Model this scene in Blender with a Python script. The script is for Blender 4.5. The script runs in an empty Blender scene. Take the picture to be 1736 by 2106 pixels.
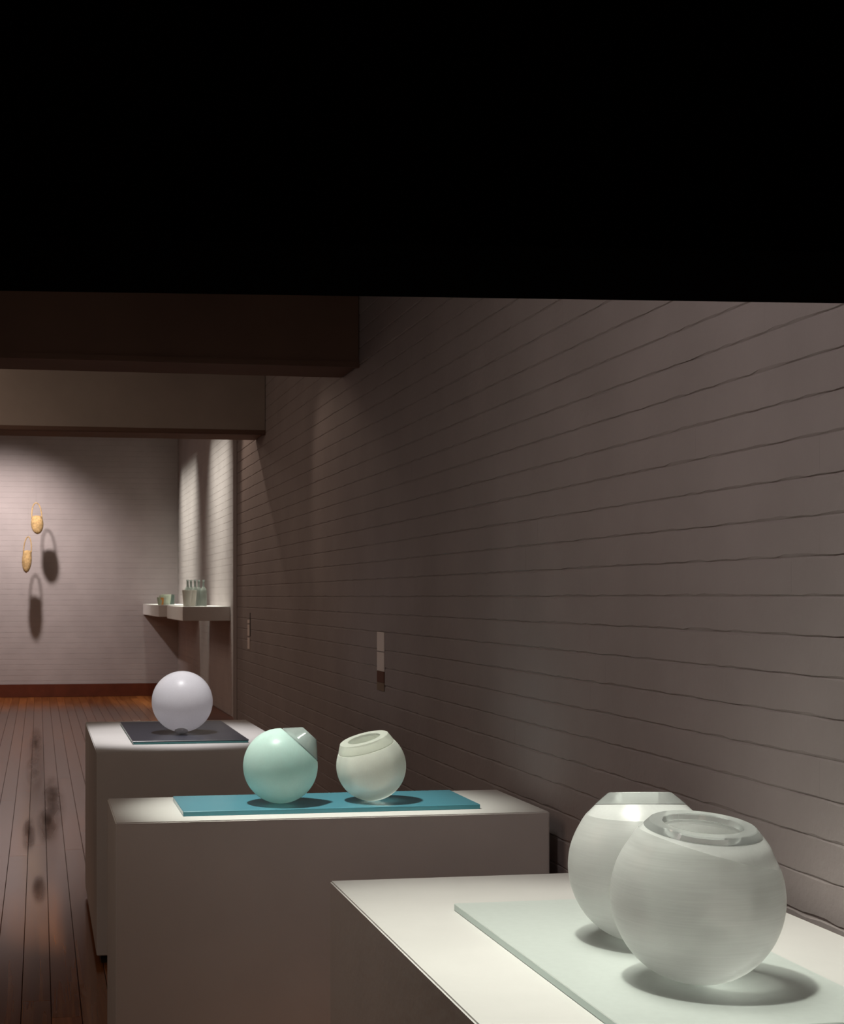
import bpy, bmesh, math, random
from mathutils import Vector, Matrix
random.seed(7)
sc = bpy.context.scene
COL = sc.collection

# ---------------------------------------------------------------- camera
TH = math.atan(510/3000)
cam_d = bpy.data.cameras.new('camera')
cam = bpy.data.objects.new('camera', cam_d); COL.objects.link(cam)
cam.location = (0, 0, 1.56)
cam.rotation_euler = (math.pi/2, 0, -TH)
cam_d.sensor_fit = 'HORIZONTAL'; cam_d.sensor_width = 36
cam_d.lens = 36*3000/1736
cam_d.shift_x = (868-590)/1736
cam_d.shift_y = (1228-1053)/1736
cam_d.clip_start = 0.05; cam_d.clip_end = 100
cam_d.dof.use_dof = True; cam_d.dof.focus_distance = 3.2; cam_d.dof.aperture_fstop = 24
sc.camera = cam
FWD = Vector((math.sin(TH), math.cos(TH), 0)); RGT = Vector((math.cos(TH), -math.sin(TH), 0)); UP = Vector((0, 0, 1))

# ---------------------------------------------------------------- world and lights
w = bpy.data.worlds.new('world'); sc.world = w; w.use_nodes = True
w.node_tree.nodes['Background'].inputs[0].default_value = (0.6, 0.45, 0.36, 1)
w.node_tree.nodes['Background'].inputs[1].default_value = 0.02
sc.view_settings.view_transform = 'Standard'; sc.view_settings.look = 'None'
sc.view_settings.exposure = 0; sc.view_settings.gamma = 1; sc.view_settings.use_curve_mapping = False

def spot(name, loc, target, power, size, blend=0.6, col=(1, 1, 1), rad=0.04):
    l = bpy.data.lights.new(name, 'SPOT'); l.energy = power; l.spot_size = math.radians(size)
    l.spot_blend = blend; l.color = col; l.shadow_soft_size = rad
    o = bpy.data.objects.new(name, l); COL.objects.link(o); o.location = loc
    o.rotation_euler = (Vector(target)-Vector(loc)).to_track_quat('-Z', 'Y').to_euler()
    return o
def area(name, loc, target, power, sx, sy, col=(1, 1, 1), spread=180):
    l = bpy.data.lights.new(name, 'AREA'); l.shape = 'RECTANGLE'; l.size = sx; l.size_y = sy
    l.energy = power; l.color = col; l.spread = math.radians(spread)
    o = bpy.data.objects.new(name, l); COL.objects.link(o); o.location = loc
    o.rotation_euler = (Vector(target)-Vector(loc)).to_track_quat('-Z', 'Y').to_euler()
    return o
WARM = (1, 0.80, 0.70)
COOL = (0.98, 1.0, 0.88)
PINK = (1, 0.90, 0.86)
AMB = (1, 0.76, 0.60)
spot('spot_near_plinth', (0.66, 2.26, 2.72), (0.82, 2.40, .9), 90, 58, .45, COOL, .05)
area('fill_near_plinth', (0.75, 2.75, 2.72), (0.95, 2.45, .9), 3.0, .6, .6, COOL, 62)  # added soft fill that lightens the bowl shadows, no known fixture
spot('spot_middle_plinth', (0.42, 4.36, 2.72), (0.84, 4.48, .9), 188, 40, .75, COOL, .05)
spot('spot_far_plinth', (0.52, 6.45, 2.72), (0.62, 6.95, .9), 150, 44, .8, (1, .97, .96), .05)
spot('spot_hanging_baskets', (-0.45, 21.1, 3.95), (-0.75, 23.0, 1.3), 500, 112, 1.0, PINK, .08)
area('wash_near_shelf', (1.45, 17.67, 4.42), (2.17, 17.67, 1.9), 25, 1.75, .12, COOL, 52)
area('wash_far_shelf', (1.45, 21.45, 4.42), (2.17, 21.45, 1.9), 31, 2.2, .12, COOL, 48)
spot('wash_side_wall', (0.0, 2.3, 3.1), (1.6, 3.5, 1.95), 44, 96, 1.0, PINK, .2)
spot('wash_pier_end', (0.95, 11.9, 3.6), (1.6, 9.6, .6), 34, 62, .4, AMB, .06)
spot('wash_middle_bay', (0.95, 8.9, 3.25), (1.6, 6.9, .8), 9, 60, .5, AMB, .06)
area('fill_far_room', (-2.4, 16.5, 4.3), (-1.2, 17.0, 0), 145, 3, 5, AMB)  # added area fill for ambient light, like the next two; no known fixture
area('fill_middle_bay', (-1.2, 9.0, 2.9), (0.8, 9.4, 0.8), 10, 1.5, 1.5, AMB)
area('fill_near_bay', (-0.9, 4.0, 2.5), (0.6, 4.8, 0.5), 6, 1.2, 1.2, AMB)
area('fill_behind_camera', (-0.7, -1.9, 1.45), (0.5, 4.0, 1.0), 8, 1.6, 1.0, AMB)  # added frontal fill behind the camera, source unseen

# ---------------------------------------------------------------- materials
def nt(name):
    m = bpy.data.materials.new(name); m.use_nodes = True
    return m, m.node_tree.nodes, m.node_tree.links, m.node_tree.nodes['Principled BSDF']
def simple(name, col, rough=.6, spec=.4, metal=0, noise=0, nscale=20, bump=0, bscale=60, world=False):
    m, N, L, b = nt(name)
    b.inputs['Roughness'].default_value = rough; b.inputs['Metallic'].default_value = metal
    b.inputs['Specular IOR Level'].default_value = spec
    b.inputs['Base Color'].default_value = (*col, 1)
    src = N.new('ShaderNodeNewGeometry').outputs['Position'] if world else N.new('ShaderNodeTexCoord').outputs['Object']
    if noise:
        n = N.new('ShaderNodeTexNoise'); n.inputs['Scale'].default_value = nscale; n.inputs['Detail'].default_value = 6
        L.new(src, n.inputs['Vector'])
        r = N.new('ShaderNodeValToRGB'); r.color_ramp.elements[0].position = .3; r.color_ramp.elements[1].position = .7
        r.color_ramp.elements[0].color = (*[c*(1-noise) for c in col], 1); r.color_ramp.elements[1].color = (*[min(1, c*(1+noise*.5)) for c in col], 1)
        L.new(n.outputs['Fac'], r.inputs['Fac']); L.new(r.outputs['Color'], b.inputs['Base Color'])
    if bump:
        n2 = N.new('ShaderNodeTexNoise'); n2.inputs['Scale'].default_value = bscale; n2.inputs['Detail'].default_value = 5
        L.new(src, n2.inputs['Vector'])
        bp = N.new('ShaderNodeBump'); bp.inputs['Strength'].default_value = 1; bp.inputs['Distance'].default_value = bump
        L.new(n2.outputs['Fac'], bp.inputs['Height']); L.new(bp.outputs['Normal'], b.inputs['Normal'])
    return m
M_wall = simple('painted_brick', (.355, .31, .305), .75, .25, noise=.08, nscale=3, bump=.0016, bscale=45, world=True)
M_mortar = simple('painted_mortar', (.31, .28, .265), .85, .2, bump=.001, bscale=60)
M_plinth = simple('white_plinth_paint', (.69, .665, .65), .55, .3, noise=.04, nscale=5, bump=.0006, bscale=40)
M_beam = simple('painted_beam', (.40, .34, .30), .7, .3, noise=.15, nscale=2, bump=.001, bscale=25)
M_beam_dim = simple('dimmed_brown_beam', (.16, .095, .07), .7, .3, noise=.15, nscale=2, bump=.001, bscale=25)  # darker brown puts the middle beam's lack of light into the colour
M_black = simple('unlit_black', (.002, .0015, .0015), .95, 0)  # near-black so the header reads as unlit
M_ceiling = simple('dark_ceiling', (.06, .05, .045), .9, .1)
M_skirt = simple('stained_skirting', (.10, .022, .010), .35, .5, noise=.2, nscale=8)
M_kick = simple('dark_kickboard', (.02, .013, .010), .8)
M_card = simple('white_card', (.85, .76, .72), .8, .2)
M_cardb = simple('red_brown_card', (.16, .075, .055), .8, .2)
M_cardt = simple('tan_card', (.27, .20, .15), .8, .2)
M_card_shadow = simple('card_shadow_black', (.01, .01, .01), .6)  # colour of the painted shadow beside the far cards
M_thread = simple('nylon_thread', (.25, .22, .2), .5)

def wood():
    m, N, L, b = nt('varnished_floorboards')
    tc = N.new('ShaderNodeTexCoord'); oi = N.new('ShaderNodeObjectInfo')
    geo = N.new('ShaderNodeNewGeometry')
    mp = N.new('ShaderNodeMapping'); mp.inputs['Scale'].default_value = (30, .8, 30)
    L.new(geo.outputs['Position'], mp.inputs['Vector'])
    add = N.new('ShaderNodeVectorMath'); add.operation = 'ADD'
    cx = N.new('ShaderNodeCombineXYZ'); mu = N.new('ShaderNodeMath'); mu.operation = 'MULTIPLY'; mu.inputs[1].default_value = 40
    L.new(oi.outputs['Random'], mu.inputs[0]); L.new(mu.outputs[0], cx.inputs[1]); L.new(mp.outputs[0], add.inputs[0]); L.new(cx.outputs[0], add.inputs[1])
    n = N.new('ShaderNodeTexNoise'); n.inputs['Scale'].default_value = 1; n.inputs['Detail'].default_value = 7; n.inputs['Distortion'].default_value = .6
    L.new(add.outputs[0], n.inputs['Vector'])
    r = N.new('ShaderNodeValToRGB'); r.color_ramp.elements[0].position = .3; r.color_ramp.elements[1].position = .72
    r.color_ramp.elements[0].color = (.18, .055, .014, 1); r.color_ramp.elements[1].color = (.38, .135, .038, 1)
    L.new(n.outputs['Fac'], r.inputs['Fac'])
    hs = N.new('ShaderNodeHueSaturation'); mr = N.new('ShaderNodeMapRange'); mr.inputs[3].default_value = .65; mr.inputs[4].default_value = 1.2
    L.new(oi.outputs['Random'], mr.inputs[0]); L.new(mr.outputs[0], hs.inputs['Value']); L.new(r.outputs['Color'], hs.inputs['Color'])
    # darker, duller patches at set spots, broken up by noise
    n2 = N.new('ShaderNodeTexNoise'); n2.inputs['Scale'].default_value = 2.2; n2.inputs['Detail'].default_value = 3
    mp2 = N.new('ShaderNodeMapping'); mp2.inputs['Scale'].default_value = (4, .6, 1)
    L.new(geo.outputs['Position'], mp2.inputs['Vector']); L.new(mp2.outputs[0], n2.inputs['Vector'])
    fac = None
    for (x, y, sx, sy) in ((-.03, 15.6, .05, 1.6), (-.05, 13.4, .05, .9), (.11, 11.4, .07, 1.1), (.06, 10.2, .06, .7), (-.065, 9.8, .035, .55), (.0, 7.9, .03, .3)):
        s = N.new('ShaderNodeVectorMath'); s.operation = 'SUBTRACT'; s.inputs[1].default_value = (x, y, 0)
        L.new(geo.outputs['Position'], s.inputs[0])
        d = N.new('ShaderNodeVectorMath'); d.operation = 'MULTIPLY'; d.inputs[1].default_value = (1/sx, 1/sy, 0)
        L.new(s.outputs[0], d.inputs[0])
        l = N.new('ShaderNodeVectorMath'); l.operation = 'LENGTH'; L.new(d.outputs[0], l.inputs[0])
        q = N.new('ShaderNodeMapRange'); q.inputs[1].default_value = 1.5; q.inputs[2].default_value = .1; q.inputs[3].default_value = 0; q.inputs[4].default_value = 1
        L.new(l.outputs['Value'], q.inputs[0])
        if fac is None: fac = q.outputs[0]
        else:
            mx = N.new('ShaderNodeMath'); mx.operation = 'MAXIMUM'; L.new(fac, mx.inputs[0]); L.new(q.outputs[0], mx.inputs[1]); fac = mx.outputs[0]
    tn = N.new('ShaderNodeMapRange'); tn.inputs[1].default_value = .2; tn.inputs[2].default_value = .75; L.new(n2.outputs['Fac'], tn.inputs[0])
    ff = N.new('ShaderNodeMath'); ff.operation = 'MULTIPLY'; L.new(fac, ff.inputs[0]); L.new(tn.outputs[0], ff.inputs[1])
    mixc = N.new('ShaderNodeMix'); mixc.data_type = 'RGBA'; L.new(ff.outputs[0], mixc.inputs[0]); L.new(hs.outputs[0], mixc.inputs[6]); mixc.inputs[7].default_value = (.035, .018, .012, 1)
    L.new(mixc.outputs[2], b.inputs['Base Color'])
    rr = N.new('ShaderNodeMapRange'); rr.inputs[3].default_value = .15; rr.inputs[4].default_value = .6; L.new(ff.outputs[0], rr.inputs[0])
    L.new(rr.outputs[0], b.inputs['Roughness'])
    sp = N.new('ShaderNodeMapRange'); sp.inputs[3].default_value = .45; sp.inputs[4].default_value = .12; L.new(ff.outputs[0], sp.inputs[0])
    L.new(sp.outputs[0], b.inputs['Specular IOR Level'])
    return m
M_wood = wood()
M_gap = simple('dark_floor_base', (.015, .008, .005), .9, .1)

def frosted(name, col, trans=.55, rough=.35, clear=.35, lines=False, gloss=.5, fmax=.75):
    """ground glass: part of the light goes straight through, most at normal incidence, the rest scatters to both sides"""
    m, N, L, b = nt(name)
    out = N['Material Output']; N.remove(b)
    d = N.new('ShaderNodeBsdfDiffuse'); t = N.new('ShaderNodeBsdfTranslucent')
    g = N.new('ShaderNodeBsdfGlossy'); g.inputs['Roughness'].default_value = rough
    tr = N.new('ShaderNodeBsdfTransparent'); tr.inputs['Color'].default_value = (*[c**.5 for c in col], 1)
    mx = N.new('ShaderNodeMixShader'); mx.inputs[0].default_value = trans
    L.new(d.outputs[0], mx.inputs[1]); L.new(t.outputs[0], mx.inputs[2])
    lw = N.new('ShaderNodeLayerWeight'); lw.inputs['Blend'].default_value = .5
    mr = N.new('ShaderNodeMapRange'); mr.inputs[1].default_value = 0; mr.inputs[2].default_value = fmax
    mr.inputs[3].default_value = clear; mr.inputs[4].default_value = 0
    L.new(lw.outputs['Facing'], mr.inputs[0])
    mt = N.new('ShaderNodeMixShader'); L.new(mr.outputs[0], mt.inputs[0]); L.new(mx.outputs[0], mt.inputs[1]); L.new(tr.outputs[0], mt.inputs[2])
    fr = N.new('ShaderNodeFresnel'); fr.inputs['IOR'].default_value = 1.45
    fm = N.new('ShaderNodeMath'); fm.operation = 'MULTIPLY'; fm.inputs[1].default_value = gloss; L.new(fr.outputs[0], fm.inputs[0])
    mx2 = N.new('ShaderNodeMixShader'); L.new(fm.outputs[0], mx2.inputs[0]); L.new(mt.outputs[0], mx2.inputs[1]); L.new(g.outputs[0], mx2.inputs[2])
    L.new(mx2.outputs[0], out.inputs['Surface'])
    tc = N.new('ShaderNodeTexCoord'); mp = N.new('ShaderNodeMapping')
    mp.inputs['Scale'].default_value = (8, 8, 260) if lines else (120, 120, 120)
    n = N.new('ShaderNodeTexNoise'); n.inputs['Scale'].default_value = 1.5; n.inputs['Detail'].default_value = 5
    L.new(tc.outputs['Object'], mp.inputs['Vector']); L.new(mp.outputs[0], n.inputs['Vector'])
    r = N.new('ShaderNodeValToRGB'); a = .92 if lines else .96
    r.color_ramp.elements[0].position = .3; r.color_ramp.elements[1].position = .7
    r.color_ramp.elements[0].color = (*[c*a for c in col], 1); r.color_ramp.elements[1].color = (*col, 1)
    L.new(n.outputs['Fac'], r.inputs['Fac'])
    L.new(r.outputs[0], d.inputs['Color']); L.new(r.outputs[0], t.inputs['Color'])
    return m
def glass(name, col, rough=.05, body=.25):
    """polished glass, clear with a little scatter"""
    return frosted(name, col, .5, rough, 1-body, False, 1.0, 2.5)
M_fwhite = frosted('frosted_clear_glass', (.985, .992, .985), .62, .35, .62, lines=True, fmax=1.5)
M_fshoulder = frosted('satin_glass_shoulder', (.985, .99, .985), .5, .22, .3, gloss=.9)
M_faqua = frosted('frosted_aqua_glass', (.82, .965, .94), .62, .35, .32, gloss=.35)
M_fpale = frosted('frosted_pale_green_glass', (.985, .99, .955), .62, .4, .3, gloss=.2)
M_flav = frosted('frosted_lavender_white_glass', (.975, .965, 1.0), .58, .35, 0)
M_clear = glass('polished_clear_glass', (.96, .98, .97), .05, .2)
M_knob = frosted('sparkling_clear_glass', (1, 1, 1), .5, .08, .15, gloss=1)
M_clearg = glass('satin_grey_glass', (.72, .78, .77), .22, .45)
M_cpale = frosted('satin_pale_glass', (.85, .87, .82), .5, .2, .5, fmax=1.5)
M_pl1 = simple('frosted_white_glass_sheet', (.575, .615, .595), .38, .5, noise=.03, nscale=60)
M_pl1e = simple('frosted_glass_edge', (.50, .62, .59), .3, .6)
M_pl2 = simple('teal_glass_sheet', (.08, .27, .35), .25, .5)
M_pl2e = simple('teal_glass_edge', (.05, .27, .34), .15, .6)
M_pl3 = simple('black_glass_sheet', (.03, .032, .046), .34, .8)
M_pl3e = simple('dark_teal_edge', (.06, .25, .26), .2, .6)
M_bottle = glass('grey_bottle_glass', (.55, .60, .57), .12, .4)
M_tumbler = frosted('streaked_grey_glass', (.42, .45, .41), .5, .15, .3)
M_tumblerl = frosted('pale_streaked_glass', (.66, .63, .58), .5, .15, .3)
M_cup = frosted('pale_green_cup_glass', (.60, .64, .54), .5, .2, .2)
M_cupd = simple('dark_green_glass', (.06, .09, .075), .15, .6)
M_orange = simple('orange_enamel_mark', (.65, .28, .06), .4)
M_straw = simple('woven_ochre_straw', (.36, .235, .105), .8, .2, noise=.45, nscale=30, bump=.004, bscale=60)

# ---------------------------------------------------------------- helpers
def tag(o, label=None, cat=None, group=None, kind=None):
    if label: o['label'] = label
    if cat: o['category'] = cat
    if group: o['group'] = group
    if kind: o['kind'] = kind
    return o
def link(name, me, parent=None, loc=(0, 0, 0)):
    o = bpy.data.objects.new(name, me); COL.objects.link(o); o.location = loc
    if parent: o.parent = parent
    return o
def empty(name, loc, rot=None):
    o = bpy.data.objects.new(name, None); COL.objects.link(o); o.location = loc
    if rot is not None: o.rotation_euler = rot
    o.empty_display_size = .1
    return o
def mesh(name, verts, faces, mats, smooth=False, idx=None):
    me = bpy.data.meshes.new(name); me.from_pydata([tuple(v) for v in verts], [], faces); me.update()
    for m in (mats if isinstance(mats, (list, tuple)) else [mats]): me.materials.append(m)
    if idx: me.polygons.foreach_set('material_index', idx)
    if smooth: me.polygons.foreach_set('use_smooth', [True]*len(me.polygons))
    return me
def box_mesh(name, x0, x1, y0, y1, z0, z1, mat, bevel=0, seg=2, side_mat=None):
    bm = bmesh.new()
    bmesh.ops.create_cube(bm, size=1)
    for v in bm.verts:
        v.co = Vector((x0 if v.co.x < 0 else x1, y0 if v.co.y < 0 else y1, z0 if v.co.z < 0 else z1))
    if bevel: bmesh.ops.bevel(bm, geom=list(bm.edges), offset=bevel, segments=seg, affect='EDGES')
    me = bpy.data.meshes.new(name); 
    me.materials.append(mat)
    if side_mat:
        me.materials.append(side_mat)
        for f in bm.faces:
            if f.normal.z < .7: f.material_index = 1
    bmesh.ops.recalc_face_normals(bm, faces=bm.faces)
    bm.to_mesh(me); bm.free()
    return me
def lathe(name, prof, mat, n=96, M=None, closed=True, sharp=25):
    """prof: list of (r, z); r==0 gives a pole. closed joins the last ring to the first"""
    vs, fs, rings = [], [], []
    for r, z in prof:
        if r < 1e-6: rings.append([len(vs)]); vs.append(Vector((0, 0, z)))
        else:
            rings.append(list(range(len(vs), len(vs)+n)))
            for k in range(n):
                a = 2*math.pi*k/n; vs.append(Vector((r*math.cos(a), r*math.sin(a), z)))
    pairs = list(zip(rings[:-1], rings[1:]))
    if closed and len(rings[0]) > 1 and len(rings[-1]) > 1: pairs.append((rings[-1], rings[0]))
    for A, B in pairs:
        for k in range(n):
            k2 = (k+1) % n
            if len(A) == 1 and len(B) == 1: continue
            if len(A) == 1: fs.append((A[0], B[k2], B[k]))
            elif len(B) == 1: fs.append((A[k], A[k2], B[0]))
            else: fs.append((A[k], A[k2], B[k2], B[k]))
    if M is not None: vs = [M @ v for v in vs]
    me = mesh(name, vs, fs, mat, True)
    bm = bmesh.new(); bm.from_mesh(me); bmesh.ops.recalc_face_normals(bm, faces=bm.faces); bm.to_mesh(me); bm.free()
    me.set_sharp_from_angle(angle=math.radians(sharp))
    return me
def tube(name, pts, r, mat, n=6):
    vs, fs = [], []
    for i, p in enumerate(pts):
        p = Vector(p); q = Vector(pts[min(i+1, len(pts)-1)]); o = Vector(pts[max(i-1, 0)])
        t = (q-o).normalized(); a = t.orthogonal().normalized() if i == 0 else (a-t*a.dot(t)).normalized(); b = t.cross(a)
        for k in range(n):
            an = 2*math.pi*k/n; vs.append(p+r*(math.cos(an)*a+math.sin(an)*b))
    for i in range(len(pts)-1):
        for k in range(n): fs.append((i*n+k, i*n+(k+1) % n, (i+1)*n+(k+1) % n, (i+1)*n+k))
    fs.append(tuple(range(n))[::-1]); fs.append(tuple(range((len(pts)-1)*n, len(pts)*n)))
    return mesh(name, vs, fs, mat, True)
def axis_matrix(axis):
    return Vector((0, 0, 1)).rotation_difference(Vector(axis).normalized()).to_matrix().to_4x4()

# ---------------------------------------------------------------- setting: shell
XR, YE, XR2, YB, ZC, ZC2, XL, YF = 1.600, 12.07, 2.17, 23.10, 3.40, 4.50, -4.0, -2.5
def struct(name, me):
    return tag(link(name, me), kind='structure')
REC = .0035
wall_right = struct('wall_right', box_mesh('wall_right', XR+REC, XR+.40, YF, YE-.01, 0, ZC+.2, M_mortar))
wall_back = struct('wall_back', box_mesh('wall_back', XL, XR2+.3, YB+REC, YB+.3, 0, ZC2, M_mortar))
wall_recess = struct('wall_right_far', box_mesh('wall_right_far', XR2+REC, XR2+.3, YE-.01, YB+REC, 0, ZC2, M_mortar))
struct('wall_left', box_mesh('wall_left', XL-.3, XL, YF, YB+.3, 0, ZC2, M_mortar))
struct('wall_front', box_mesh('wall_front', XL-.3, XR+.4, YF-.3, YF, 0, ZC+.2, M_mortar))
ceil = struct('ceiling', box_mesh('ceiling', XL, XR+REC, YF, 11.2, ZC, ZC+.2, M_ceiling))
struct('ceiling', box_mesh('ceiling_far', XL, XR2+REC, 11.2, YB+.3, ZC2, ZC2+.2, M_ceiling))
struct('wall_upper_step', box_mesh('upper_step', XL, XR2+.3, 11.0, 11.2, ZC+.2, ZC2, M_ceiling))

# bricks ------------------------------------------------------
PIT, BL = .084, .232
def brick_vf(seed, n=5, L=BL, h=PIT, c=.0038, d=REC, detail=True):
    """front face towards -X, y along the wall, z up; origin at its lower corner on the wall plane"""
    rnd = random.Random(seed); vs, fs = [], []
    t0, t1 = rnd.uniform(-.0002, .0002), rnd.uniform(-.0002, .0002)
    for i in range(n+1):
        y = L*i/n; e = min(i, n-i) > 0 and detail
        j0 = c*rnd.uniform(.3, 2.2) if e else c; j1 = c*rnd.uniform(.3, 2.2) if e else c
        x = -(t0+(t1-t0)*i/n) + (rnd.uniform(-.0004, .0004) if e else 0)
        y2 = y
        vs += [(d, y2, .0008), (x, y2, j0), (x, y2, h-j1), (d, y2, h-.0008)]
    for i in range(n):
        a, b = 4*i, 4*i+4
        for k in range(3): fs.append((a+k, b+k, b+k+1, a+k+1)[::-1])
    fs.append((0, 1, 2, 3)[::-1]); fs.append((4*n, 4*n+1, 4*n+2, 4*n+3))
    return vs, fs
variants = [mesh('brick', *brick_vf(s), M_wall) for s in range(14)]
Z0 = 1.226 - 14*PIT
cells = []
rows = int((ZC-Z0)/PIT)+1
for r in range(-1, rows):
    z = Z0+r*PIT
    off = (BL/2 if r % 2 else 0)
    y = 0.6+off
    while y+BL < YE:
        cells.append((y, z, r)); y += BL
    # short closing piece is left to the mortar bed
def inview(y, z):
    Z = XR*math.sin(TH)+y*math.cos(TH); Xc = XR*math.cos(TH)-y*math.sin(TH)
    px = 590+3000*Xc/Z; py = 1228-3000*(z-1.56)/Z
    if px > 1790 or py < 590: return 0
    if z < .9 and y < 5: return 0
    if py > 1640+max(0, (px-1020))*.4+40: return 0
    return 1/Z
ranked = sorted(cells, key=lambda c: -inview(c[0], c[1]+.04))
near, rest = ranked[:298], ranked[298:]
for i, (y, z, r) in enumerate(near):
    link('brick', variants[(i*5+r*3) % 14], wall_right, (XR, y, z))
def brick_field(name, cells, to_world, parent, n=2, mat=M_wall, det=True, L=BL, d=REC):
    V, F = [], []
    protos = [brick_vf(100+s, n, L, PIT, .0038*d/REC, d, det) for s in range(8)]
    for i, (y, z, r) in enumerate(cells):
        vs, fs = protos[(i*3+r*5) % 8]; b = len(V)
        V += [to_world(v[0], v[1]+y, v[2]+z) for v in vs]
        F += [tuple(b+k for k in f) for f in fs]
    o = link(name, mesh(name, V, F, mat), parent); o['kind'] = 'stuff'; return o
rest = [c for c in rest if c[1] > -.0 and c[1]+PIT < ZC]
brick_field('brickwork', rest, lambda x, y, z: (XR+x, y, z), wall_right, n=4)
def grid_cells(a, b, z0, z1):
    out = []
    for r in range(int((z1-z0)/PIT)):
        y = a+(BL/2 if r % 2 else 0)
        while y+BL <= b+1e-3: out.append((y, z0+r*PIT, r)); y += BL
    return out
brick_field('brickwork', grid_cells(XL, XR2+.25, 0, ZC2), lambda x, y, z: (y, YB+.0013+x, z), wall_back, n=2, d=.0022)
brick_field('brickwork', grid_cells(YE+.02, YB, 0, ZC2), lambda x, y, z: (XR2+.0022+x, y, z), wall_recess, n=2, d=.0013)
# painted pier that closes the end of the near wall
struct('trim_1', box_mesh('trim_1', XR-.004, XR+.42, YE-.24, YE, 0, ZC+.2, M_wall, .004))

# skirting
struct('baseboard_back', box_mesh('baseboard_back', XL, XR2, YB-.025, YB, 0, .20, M_skirt, .004))
struct('baseboard_right', box_mesh('baseboard_right', XR2-.025, XR2, YE+.02, YB-.025, 0, .20, M_skirt, .004))

# floorboards -------------------------------------------------
floor = struct('floor', box_mesh('floor', XL, XR2+.3, YF, YB+.3, -.12, -.022, M_gap))
PW = .112
lens = [2.4, 3.0, 3.6, 4.2, 5.4]
pm = {l: box_mesh('floorboard', 0.0012, PW-.0012, 0.0008, l-.0008, -.022, 0, M_wood, .0012, 1) for l in lens}
cnt = 0; restb = []
xs = []
x = .046-PW*3
while x-PW > XL-PW: x -= PW
while x < XR2: xs.append(x); x += PW
rb = random.Random(3)
for xx in xs:
    y = -.6-rb.uniform(0, 3)
    while y < YB-.04:
        l = rb.choice(lens[1:])
        if y+l > YB: l = min(lens, key=lambda q: abs(q-(YB-y)))
        vis = -1.0 < xx < 2.1 and y+l > 4.8 and cnt < 296 and y+l < YB+.25
        if vis: link('floorboard', pm[l], floor, (xx, y, 0)); cnt += 1
        else: restb.append((xx, y, l))
        y += l
V, F = [], []
for xx, y, l in restb:
    b = len(V); a0, a1 = xx+.0012, xx+PW-.0012
    for z in (-.022, 0): V += [(a0, y, z), (a1, y, z), (a1, y+l-.001, z), (a0, y+l-.001, z)]
    F += [(b+4, b+5, b+6, b+7), (b, b+1, b+5, b+4), (b+1, b+2, b+6, b+5), (b+2, b+3, b+7, b+6), (b+3, b, b+4, b+7)]
fb = link('floorboards', mesh('floorboards', V, F, M_wood), floor); fb['kind'] = 'stuff'

# beams across the ceiling ------------------------------------
def beam(name, y0, y1, z0, z1, mat, x1):
    me = box_mesh(name, XL, x1, y0, y1, z0, z1, mat, .008)
    o = struct(name, me)
    # thin painted bead along both lower edges
    o2 = link('edge_bead', box_mesh('edge_bead', XL, x1, y0-.006, y0+.03, z0-.012, z0+.02, M_beam_dim, .004), o)
    return o
beam('ceiling_beam', 7.22, 7.66, 2.735, ZC, M_beam_dim, XR+REC)
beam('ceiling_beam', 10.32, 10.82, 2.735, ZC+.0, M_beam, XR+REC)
# stand-in header for the dark band overhead, its unlit look put into the colour
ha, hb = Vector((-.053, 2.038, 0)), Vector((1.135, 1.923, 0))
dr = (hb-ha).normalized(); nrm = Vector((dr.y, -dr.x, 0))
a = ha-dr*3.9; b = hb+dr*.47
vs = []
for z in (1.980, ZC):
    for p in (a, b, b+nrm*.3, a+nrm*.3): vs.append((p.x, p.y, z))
struct('dark_band_header', mesh('dark_band_header', vs, [(0, 1, 2, 3), (7, 6, 5, 4), (0, 4, 5, 1), (1, 5, 6, 2), (2, 6, 7, 3), (3, 7, 4, 0)], M_black))

# ---------------------------------------------------------------- plinths
def plinth(label, x0, x1, y0, y1, h=.9):
    cx, cy = (x0+x1)/2, (y0+y1)/2
    e = empty('plinth', (cx, cy, 0)); tag(e, label, 'plinth', 'white display plinths')
    bm = bmesh.new(); bmesh.ops.create_cube(bm, size=1)
    for v in bm.verts: v.co = Vector(((x1-x0)*v.co.x, (y1-y0)*v.co.y, .035+(h-.035)*(v.co.z+.5)))
    bmesh.ops.bevel(bm, geom=list(bm.edges), offset=.0035, segments=2, affect='EDGES')
    me = bpy.data.meshes.new('plinth_body'); me.materials.append(M_plinth); bm.to_mesh(me); bm.free()
    link('body', me, e)
    link('kickboard', box_mesh('kickboard', -(x1-x0)/2+.02, (x1-x0)/2-.02, -(y1-y0)/2+.02, (y1-y0)/2-.02, 0, .04, M_kick), e)
    return e
plinth('nearest white plinth, carrying the two large frosted bowls', .668, 1.545, 1.82, 3.33)
plinth('wide white plinth under the teal glass sheet, middle of three', .221, 1.549, 4.287, 4.811)
plinth('farthest white plinth, with the black sheet and single globe', .242, 1.10, 6.245, 7.78)

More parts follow.
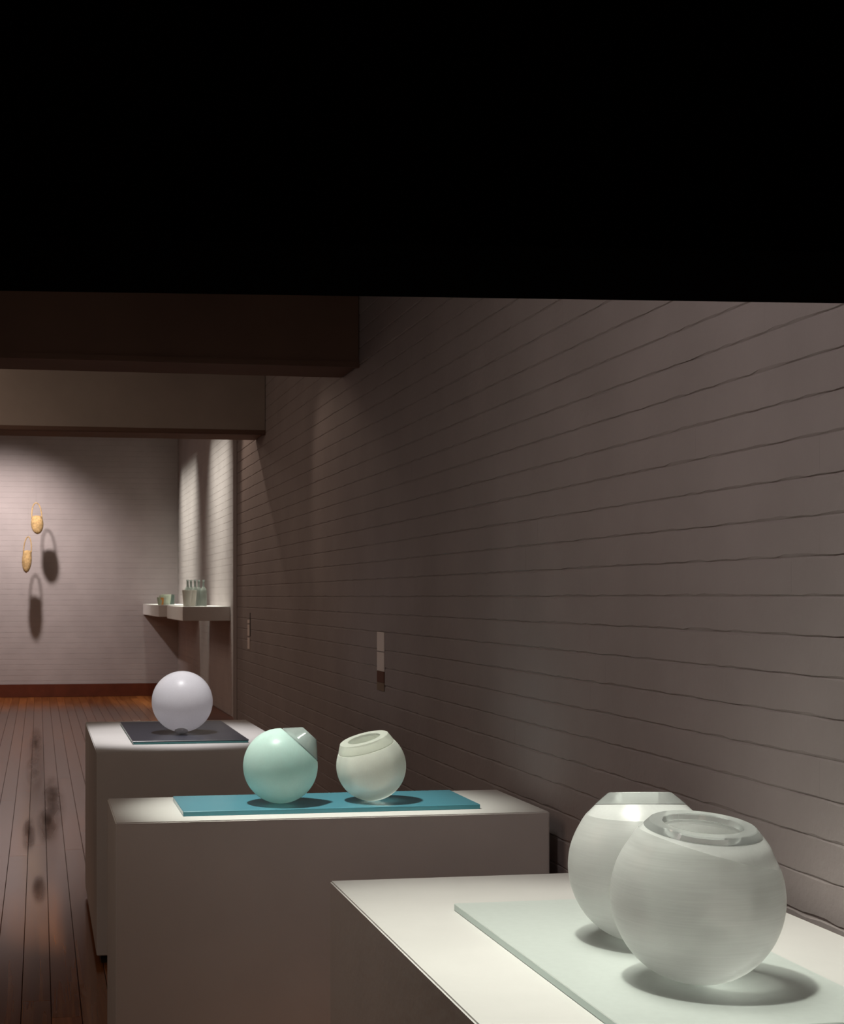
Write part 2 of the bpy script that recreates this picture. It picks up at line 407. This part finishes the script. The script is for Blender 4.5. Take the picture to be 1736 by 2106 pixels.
# glass sheets
T = .015
def sheet(name, label, x0, x1, y0, y1, m, me_):
    cx, cy = (x0+x1)/2, (y0+y1)/2
    o = link(name, box_mesh(name, x0-cx, x1-cx, y0-cy, y1-cy, 0, T, m, .0015, 1, me_), None, (cx, cy, .9))
    return tag(o, label, 'glass sheet')
sheet('glass_sheet', 'pale frosted glass sheet under the two large bowls on nearest plinth', .862, 1.315, 2.04, 2.97, M_pl1, M_pl1e)
sheet('glass_sheet', 'translucent teal glass sheet on the wide middle plinth', .428, 1.355, 4.377, 4.72, M_pl2, M_pl2e)
s3 = empty('glass_sheet', (.676, 7.055, .9)); tag(s3, 'black glass sheet with teal edge on the farthest plinth', 'glass sheet')
link('teal_layer', box_mesh('teal_layer', -.26, .26, -.51, .51, 0, .010, M_pl3e, .001, 1), s3)
link('black_layer', box_mesh('black_layer', -.262, .262, -.512, .512, .010, T, M_pl3, .001, 1), s3)
ZT = .9+T

# ---------------------------------------------------------------- glass vessels
def arc_profile(R, a0, a1, n, sz=1.0):
    return [(R*math.sin(a0+(a1-a0)*i/n), -R*math.cos(a0+(a1-a0)*i/n)*sz) for i in range(n+1)]
def vessel_root(name, label, cat, xy, group=None):
    e = empty(name, (xy[0], xy[1], ZT)); tag(e, label, cat, group); return e
def bowl_body(R, cut, wall, open_r):
    """sphere cut at height cut*R above its centre, hollow"""
    a1 = math.pi-math.acos(cut)
    out = arc_profile(R, 0, a1, 44); out[0] = (0, -R)
    z = out[-1][1]
    Ri = R-wall; ai = math.pi-math.asin(min(.999, open_r/Ri))
    inn = arc_profile(Ri, ai, 0, 34); inn[-1] = (0, -Ri)
    return out+[(open_r*1.02, z), (open_r, z-.002)]+inn

# two large vessels on the near plinth: measured profile (height, radius) in units of R
PRO = [(0, .0), (.012, .22), (.063, .40), (.14, .55), (.24, .675), (.34, .768), (.44, .838), (.53, .887), (.62, .928), (.756, .970), (.88, .992), (1.01, 1.0), (1.12, .993), (1.21, .978), (1.29, .96), (1.37, .932), (1.47, .888), (1.57, .833)]
def smooth_prof(P, k=4):
    out = []
    for i in range(len(P)-1):
        p0, p1, p2, p3 = P[max(i-1, 0)], P[i], P[i+1], P[min(i+2, len(P)-1)]
        for j in range(k):
            t = j/k
            f = lambda a, b, c, d: .5*(2*b+(c-a)*t+(2*a-5*b+4*c-d)*t*t+(3*b-a-3*c+d)*t**3)
            out.append((max(0, f(p0[1], p1[1], p2[1], p3[1])), f(p0[0], p1[0], p2[0], p3[0])))
    out.append((P[-1][1], P[-1][0])); return out
def big_vessel(label, xy, R, axis, seam_axis_turn, cutr, cuth, top_r, top_h, mouth_r, seam_h):
    e = vessel_root('glass_vessel', label, 'glass vessel', xy, 'large frosted glass vessels')
    C = Matrix.Translation((0, 0, R))
    A = C @ axis_matrix(axis) @ Matrix.Translation((0, 0, -R))
    P = PRO+[((1.57+cuth)/2+.005, (.833+cutr)/2+.018), (cuth, cutr)]
    pr = [(r*R, h*R) for r, h in smooth_prof(P)]
    full = pr
    inner = []
    for r, h in reversed(full):
        if h > (cuth-.03)*R: continue
        rr = r*(1-.075); hh = R+(h-R)*(1-.075)
        if rr > 0 and hh < cuth*R-.008: inner.append((rr, hh))
    inner.append((0, inner[-1][1]-.0005))
    full[0] = (0, full[0][1])
    op = mouth_r*R
    inner = [(r, h) for r, h in inner]
    me = lathe('body', full+[(op, cuth*R), (op, cuth*R-.004), (max(op, inner[0][0]-.002), cuth*R-.0075)]+inner, M_fwhite, 128, A)
    # smoother shoulder, split off along an oblique cut line: faces above the tilted seam plane
    me.materials.append(M_fshoulder)
    sn = Vector(seam_axis_turn).normalized(); sp = Vector((0, 0, seam_h*R))
    for p in me.polygons:
        c = p.center
        if (c-sp).dot(sn) > 0: p.material_index = 1
    bm = bmesh.new(); bm.from_mesh(me)
    g = list(bm.verts)+list(bm.edges)+list(bm.faces)
    bmesh.ops.bisect_plane(bm, geom=g, plane_co=sp, plane_no=sn)
    for f in bm.faces: f.material_index = 1 if (f.calc_center_median()-sp).dot(sn) > 0 else 0
    up = [f for f in bm.faces if f.material_index == 1]
    bm2 = bm.copy()
    bmesh.ops.delete(bm, geom=up, context='FACES')
    bmesh.ops.delete(bm2, geom=[f for f in bm2.faces if f.material_index == 0], context='FACES')
    bm.to_mesh(me); link('body', me, e)
    m2 = me.copy(); bm2.to_mesh(m2); bm.free(); bm2.free()
    ce = Vector((0, 0, R))
    for v in m2.vertices:                       # the shoulder is ground back by a hair: a visible ledge
        v.co = ce+(v.co-ce)*.997
    link('shoulder', m2, e)
    ring = [(cutr*R*.998, cuth*R+.0006), (cutr*R*.998, (cuth+.006)*R), (top_r*R+.002, (cuth+top_h)*R-.001), (top_r*R, (cuth+top_h)*R), (mouth_r*R+.001, (cuth+top_h)*R), (mouth_r*R, (cuth+top_h)*R-.001), (mouth_r*R*.97, cuth*R+.0006)]
    # faceted lower ring: polished bevel
    link('rim', lathe('rim', ring, M_clear, 128, A, True, 12), e)
    return e
ax = UP+RGT*.05-FWD*.11
big_vessel('large frosted glass bowl in front, its polished rim tilted forward', (1.088, 2.296), .1424, ax, UP+RGT*.27, .675, 1.80, .60, .075, .46, 1.61)
ax = UP-RGT*.0+FWD*.15
big_vessel('large frosted glass bowl partly hidden behind the other', (1.116, 2.585), .1375, ax, UP-RGT*.03, .614, 1.84, .42, .165, .36, 1.73)

# aqua vessel, leaning right
R = .117
e = vessel_root('glass_vessel', 'round aqua frosted vessel leaning right with satin collar', 'glass vessel', (.745, 4.502))
ax = (UP*math.cos(math.radians(42.5))+RGT*math.sin(math.radians(42.5))+FWD*.08).normalized()
A = Matrix.Translation((0, 0, R)) @ axis_matrix(ax)
link('body', lathe('body', bowl_body(R, .75, .009, R*.35), M_faqua, 96, A), e)
z = .75*R
link('collar', lathe('collar', [(.625*R, z+.0005), (.63*R, z+.004), (.27*R, z+.40*R), (.25*R, z+.41*R), (.16*R, z+.41*R), (.14*R, z+.40*R), (.30*R, z+.0005)], M_clearg, 96, A, True, 20), e)

# pale vessel, leaning left with an open mouth
R = .1105
e = vessel_root('glass_vessel', 'round pale green frosted vessel with open mouth, right of the aqua one', 'glass vessel', (1.037, 4.508))
ax = (UP*.955-RGT*.257-FWD*.125).normalized()
A = Matrix.Translation((0, 0, R)) @ axis_matrix(ax)
link('body', lathe('body', bowl_body(R, .557, .009, R*.55), M_fpale, 96, A), e)
z = .557*R
link('collar', lathe('collar', [(.80*R, z+.0005), (.815*R, z+.004), (.71*R, z+.265*R), (.69*R, z+.275*R), (.49*R, z+.275*R), (.47*R, z+.265*R), (.53*R, z+.0005)], M_cpale, 96, A, True, 20), e)

# globe lying on its polished knob
R = .1446
e = vessel_root('glass_globe', 'pale lavender frosted glass globe resting on the black sheet', 'glass globe', (.670, 6.90))
ax = (-UP*.90-FWD*.42).normalized()
A = Matrix.Translation((0, 0, R)) @ axis_matrix(ax)
body = arc_profile(R, 0, math.pi-math.asin(.13), 48); body[0] = (0, -R)
zc = body[-1][1]
link('body', lathe('body', body+[(0, zc)], M_flav, 96, A), e)
kr = .032
kn = lathe('knob', [(0, -.004), (kr*.72, -.003), (kr, .002), (kr*.9, .009), (kr*.5, .014), (0, .0155)], M_knob, 12, A @ Matrix.Translation((0, 0, zc)), False, 5)
for p in kn.polygons: p.use_smooth = False
zmin = min(v.co.z for v in kn.vertices)
link('knob', kn, e)
if zmin < 0:
    e.location.z -= zmin

for o in [o for o in COL.objects if o.name.startswith('glass_vessel')]:
    zm = min(v.co.z for c in COL.objects if c.parent == o for v in c.data.vertices)
    o.location.z -= zm-.0004

# ---------------------------------------------------------------- shelves with small glasses
ZS = 1.452
for y0, y1, lab in ((16.64, 18.69, 'white wall shelf carrying the bottles, nearer of the two'), (20.0, 23.09, 'white wall shelf carrying the low cups, farther of the two')):
    cy = (y0+y1)/2; cx = (1.62+XR2)/2
    o = link('wall_shelf', box_mesh('wall_shelf', 1.62-cx, XR2-cx-.001, y0-cy, y1-cy, -.165, 0, M_plinth, .004), None, (cx, cy, ZS))
    tag(o, lab, 'shelf', 'wall shelves')
def copy_tree(src, loc, label=None):
    c = src.copy(); COL.objects.link(c); c.location = loc
    if label: c['label'] = label
    for ch in [o for o in list(COL.objects) if o.parent == src]:
        d = ch.copy(); COL.objects.link(d); d.parent = c
    return c
bp = [(0, .0), (.036, .0), (.040, .004), (.041, .12), (.041, .175), (.034, .205), (.018, .228), (.014, .24), (.014, .300), (.018, .305), (.018, .315), (.012, .315), (.011, .24), (.030, .20), (.037, .17), (.036, .008), (0, .008)]
bot = empty('glass_bottle', (1.754, 17.40, ZS)); tag(bot, 'grey glass bottle, leftmost of the five on the shelf', 'bottle', 'bottles on the near wall shelf')
link('body', lathe('body', bp[:7]+[(.016, .232), (.010, .230), (.028, .202)]+bp[14:], M_tumbler, 24), bot)
link('neck', lathe('neck', [(.018, .228), (.014, .24), (.014, .300), (.018, .305), (.018, .315), (.012, .315), (.011, .24)], M_bottle, 24), bot)
for (x, y, s) in ((1.810, 17.56, 'second grey glass bottle from the left on the shelf'), (1.842, 17.40, 'middle grey glass bottle of the five on the shelf'), (1.905, 17.56, 'fourth grey glass bottle from the left, beside the rightmost'), (1.945, 17.40, 'rightmost grey glass bottle on the shelf, standing clear')):
    copy_tree(bot, (x, y, ZS), s)
tu = tag(link('glass_tumbler', lathe('glass_tumbler', [(0, 0), (.040, 0), (.042, .003), (.058, .19), (.055, .191), (.039, .008), (0, .008)], M_tumblerl, 24), None, (1.708, 17.02, ZS)), 'tall flared grey tumbler, left one of two before the bottles', 'tumbler', 'tumblers before the bottles')
copy_tree(tu, (1.785, 17.20, ZS), 'tall flared grey tumbler, right one of two before the bottles')
def cup(x, y, r0, r1, h, mat, label):
    o = link('glass_cup', lathe('glass_cup', [(0, 0), (r0, 0), (r0+.002, .003), (r1, h), (r1-.003, h+.001), (r0-.002, .007), (0, .007)], mat, 24), None, (x, y, ZS))
    return tag(o, label, 'cup', 'low cups on the far wall shelf')
e = empty('glass_cup', (1.69, 20.35, ZS)); tag(e, 'low pale green cup with an orange mark, leftmost', 'cup', 'low cups on the far wall shelf')
link('body', lathe('glass_cup', [(0, 0), (.050, 0), (.053, .003), (.068, .105), (.065, .106), (.050, .007), (0, .007)], M_cup, 24), e)
link('orange_mark', mesh('orange_mark', [(-.012, -.056, .0), (.016, -.057, .0), (.022, -.064, .06), (.022, -.071, .1), (-.022, -.071, .1), (-.020, -.068, .075), (.0, -.064, .06)], [(0, 1, 2, 6), (6, 2, 3, 4, 5)], M_orange), e)
cup(1.762, 20.75, .055, .076, .135, M_cup, 'low pale green cup just right of the orange-marked one')
cup(1.815, 21.1, .055, .076, .145, M_cup, 'low pale green cup, second from the right, before the dark one')
cup(1.905, 21.35, .052, .060, .145, M_cupd, 'low dark green glass cup, rightmost of the cups')

# ---------------------------------------------------------------- hanging baskets
def basket(x, y, zc, w, d, h, hh, rot, label):
    e = empty('hanging_basket', (x, y, zc-h/2), (-.22, 0, rot)); tag(e, label, 'basket', 'hanging baskets')
    prof = []
    vs, fs, n, m = [], [], 28, 16
    rings = []
    for i in range(m+1):
        t = i/m; zz = h*t
        k = math.sqrt(max(.004, 1-((t-.58)/.585)**2)) if t < .58 else math.sqrt(max(.02, 1-((t-.58)/.56)**2))
        k *= 1+.02*(i % 2)
        rings.append((k, zz))
    outer = rings; inner = [(k*.9, z+.01 if i < 3 else z) for i, (k, z) in enumerate(rings)][::-1]
    allr = outer+inner[:-1]
    for k, zz in allr:
        for q in range(n):
            a = 2*math.pi*q/n; wv = 1+.015*(q % 2)
            vs.append((w/2*k*wv*math.cos(a), d/2*k*wv*math.sin(a), zz))
    for i in range(len(allr)-1):
        for q in range(n): fs.append((i*n+q, i*n+(q+1) % n, (i+1)*n+(q+1) % n, (i+1)*n+q))
    fs.append(tuple(range(n))[::-1]); fs.append(tuple(range((len(allr)-1)*n, len(allr)*n)))
    link('woven_body', mesh('woven_body', vs, fs, M_straw, True), e)
    pts = [(w*.42*math.cos(math.pi*i/20), 0, h-.05+hh*math.sin(math.pi*i/20)**.8) for i in range(21)]
    link('handle', tube('handle', pts, .009, M_straw, 8), e)
    # nylon thread up to the ceiling
    RI = e.rotation_euler.to_matrix().inverted()
    tp = e.rotation_euler.to_matrix() @ Vector((0, 0, h-.05+hh))
    top = ZC2-(zc-h/2)
    link('thread', tube('thread', [(0, 0, h-.05+hh), RI @ Vector((tp.x, tp.y, top))], .0006, M_thread, 4), e)
    return e
basket(-.018, 22.42, 2.655, .185, .13, .28, .26, math.radians(12), 'flat woven ochre basket with loop handle, upper of the two')
basket(-.190, 22.42, 2.10, .145, .12, .34, .27, math.radians(-14), 'narrow woven ochre basket with loop handle, lower of the two')

# ---------------------------------------------------------------- label cards on the side wall
e = empty('wall_label', (XR-.001, 6.74, 1.25)); tag(e, 'strip of label cards on the brick wall above pale vessel', 'label', 'label cards on the side wall')
for (z0, z1, m, nm, lb) in ((1.304, 1.394, M_card, 'card', None), (1.210, 1.299, M_card, 'card', None), (1.156, 1.2085, M_cardb, 'card', 'red-brown card'), (1.117, 1.155, M_cardt, 'card', 'tan card')):
    o = link(nm, box_mesh(nm, -.004, .0005, -.07, .07, z0-1.25, z1-1.25, m, .0005, 1), e)
    if lb: o['label'] = lb
e = empty('wall_label', (XR-.001, 11.11, 1.25)); tag(e, 'small strip of pale label cards far along the side wall', 'label', 'label cards on the side wall')
for (z0, z1) in ((1.358, 1.384), (1.261, 1.347), (1.160, 1.246)):
    link('card', box_mesh('card', -.005, .0005, -.02, .09, z0-1.25, z1-1.25, M_card, .0005, 1), e)
link('card_shadow_strip', box_mesh('card_shadow_strip', -.003, .0005, -.036, -.021, .01, .19, M_card_shadow), e)  # shadow beside the cards, made as a thin dark strip
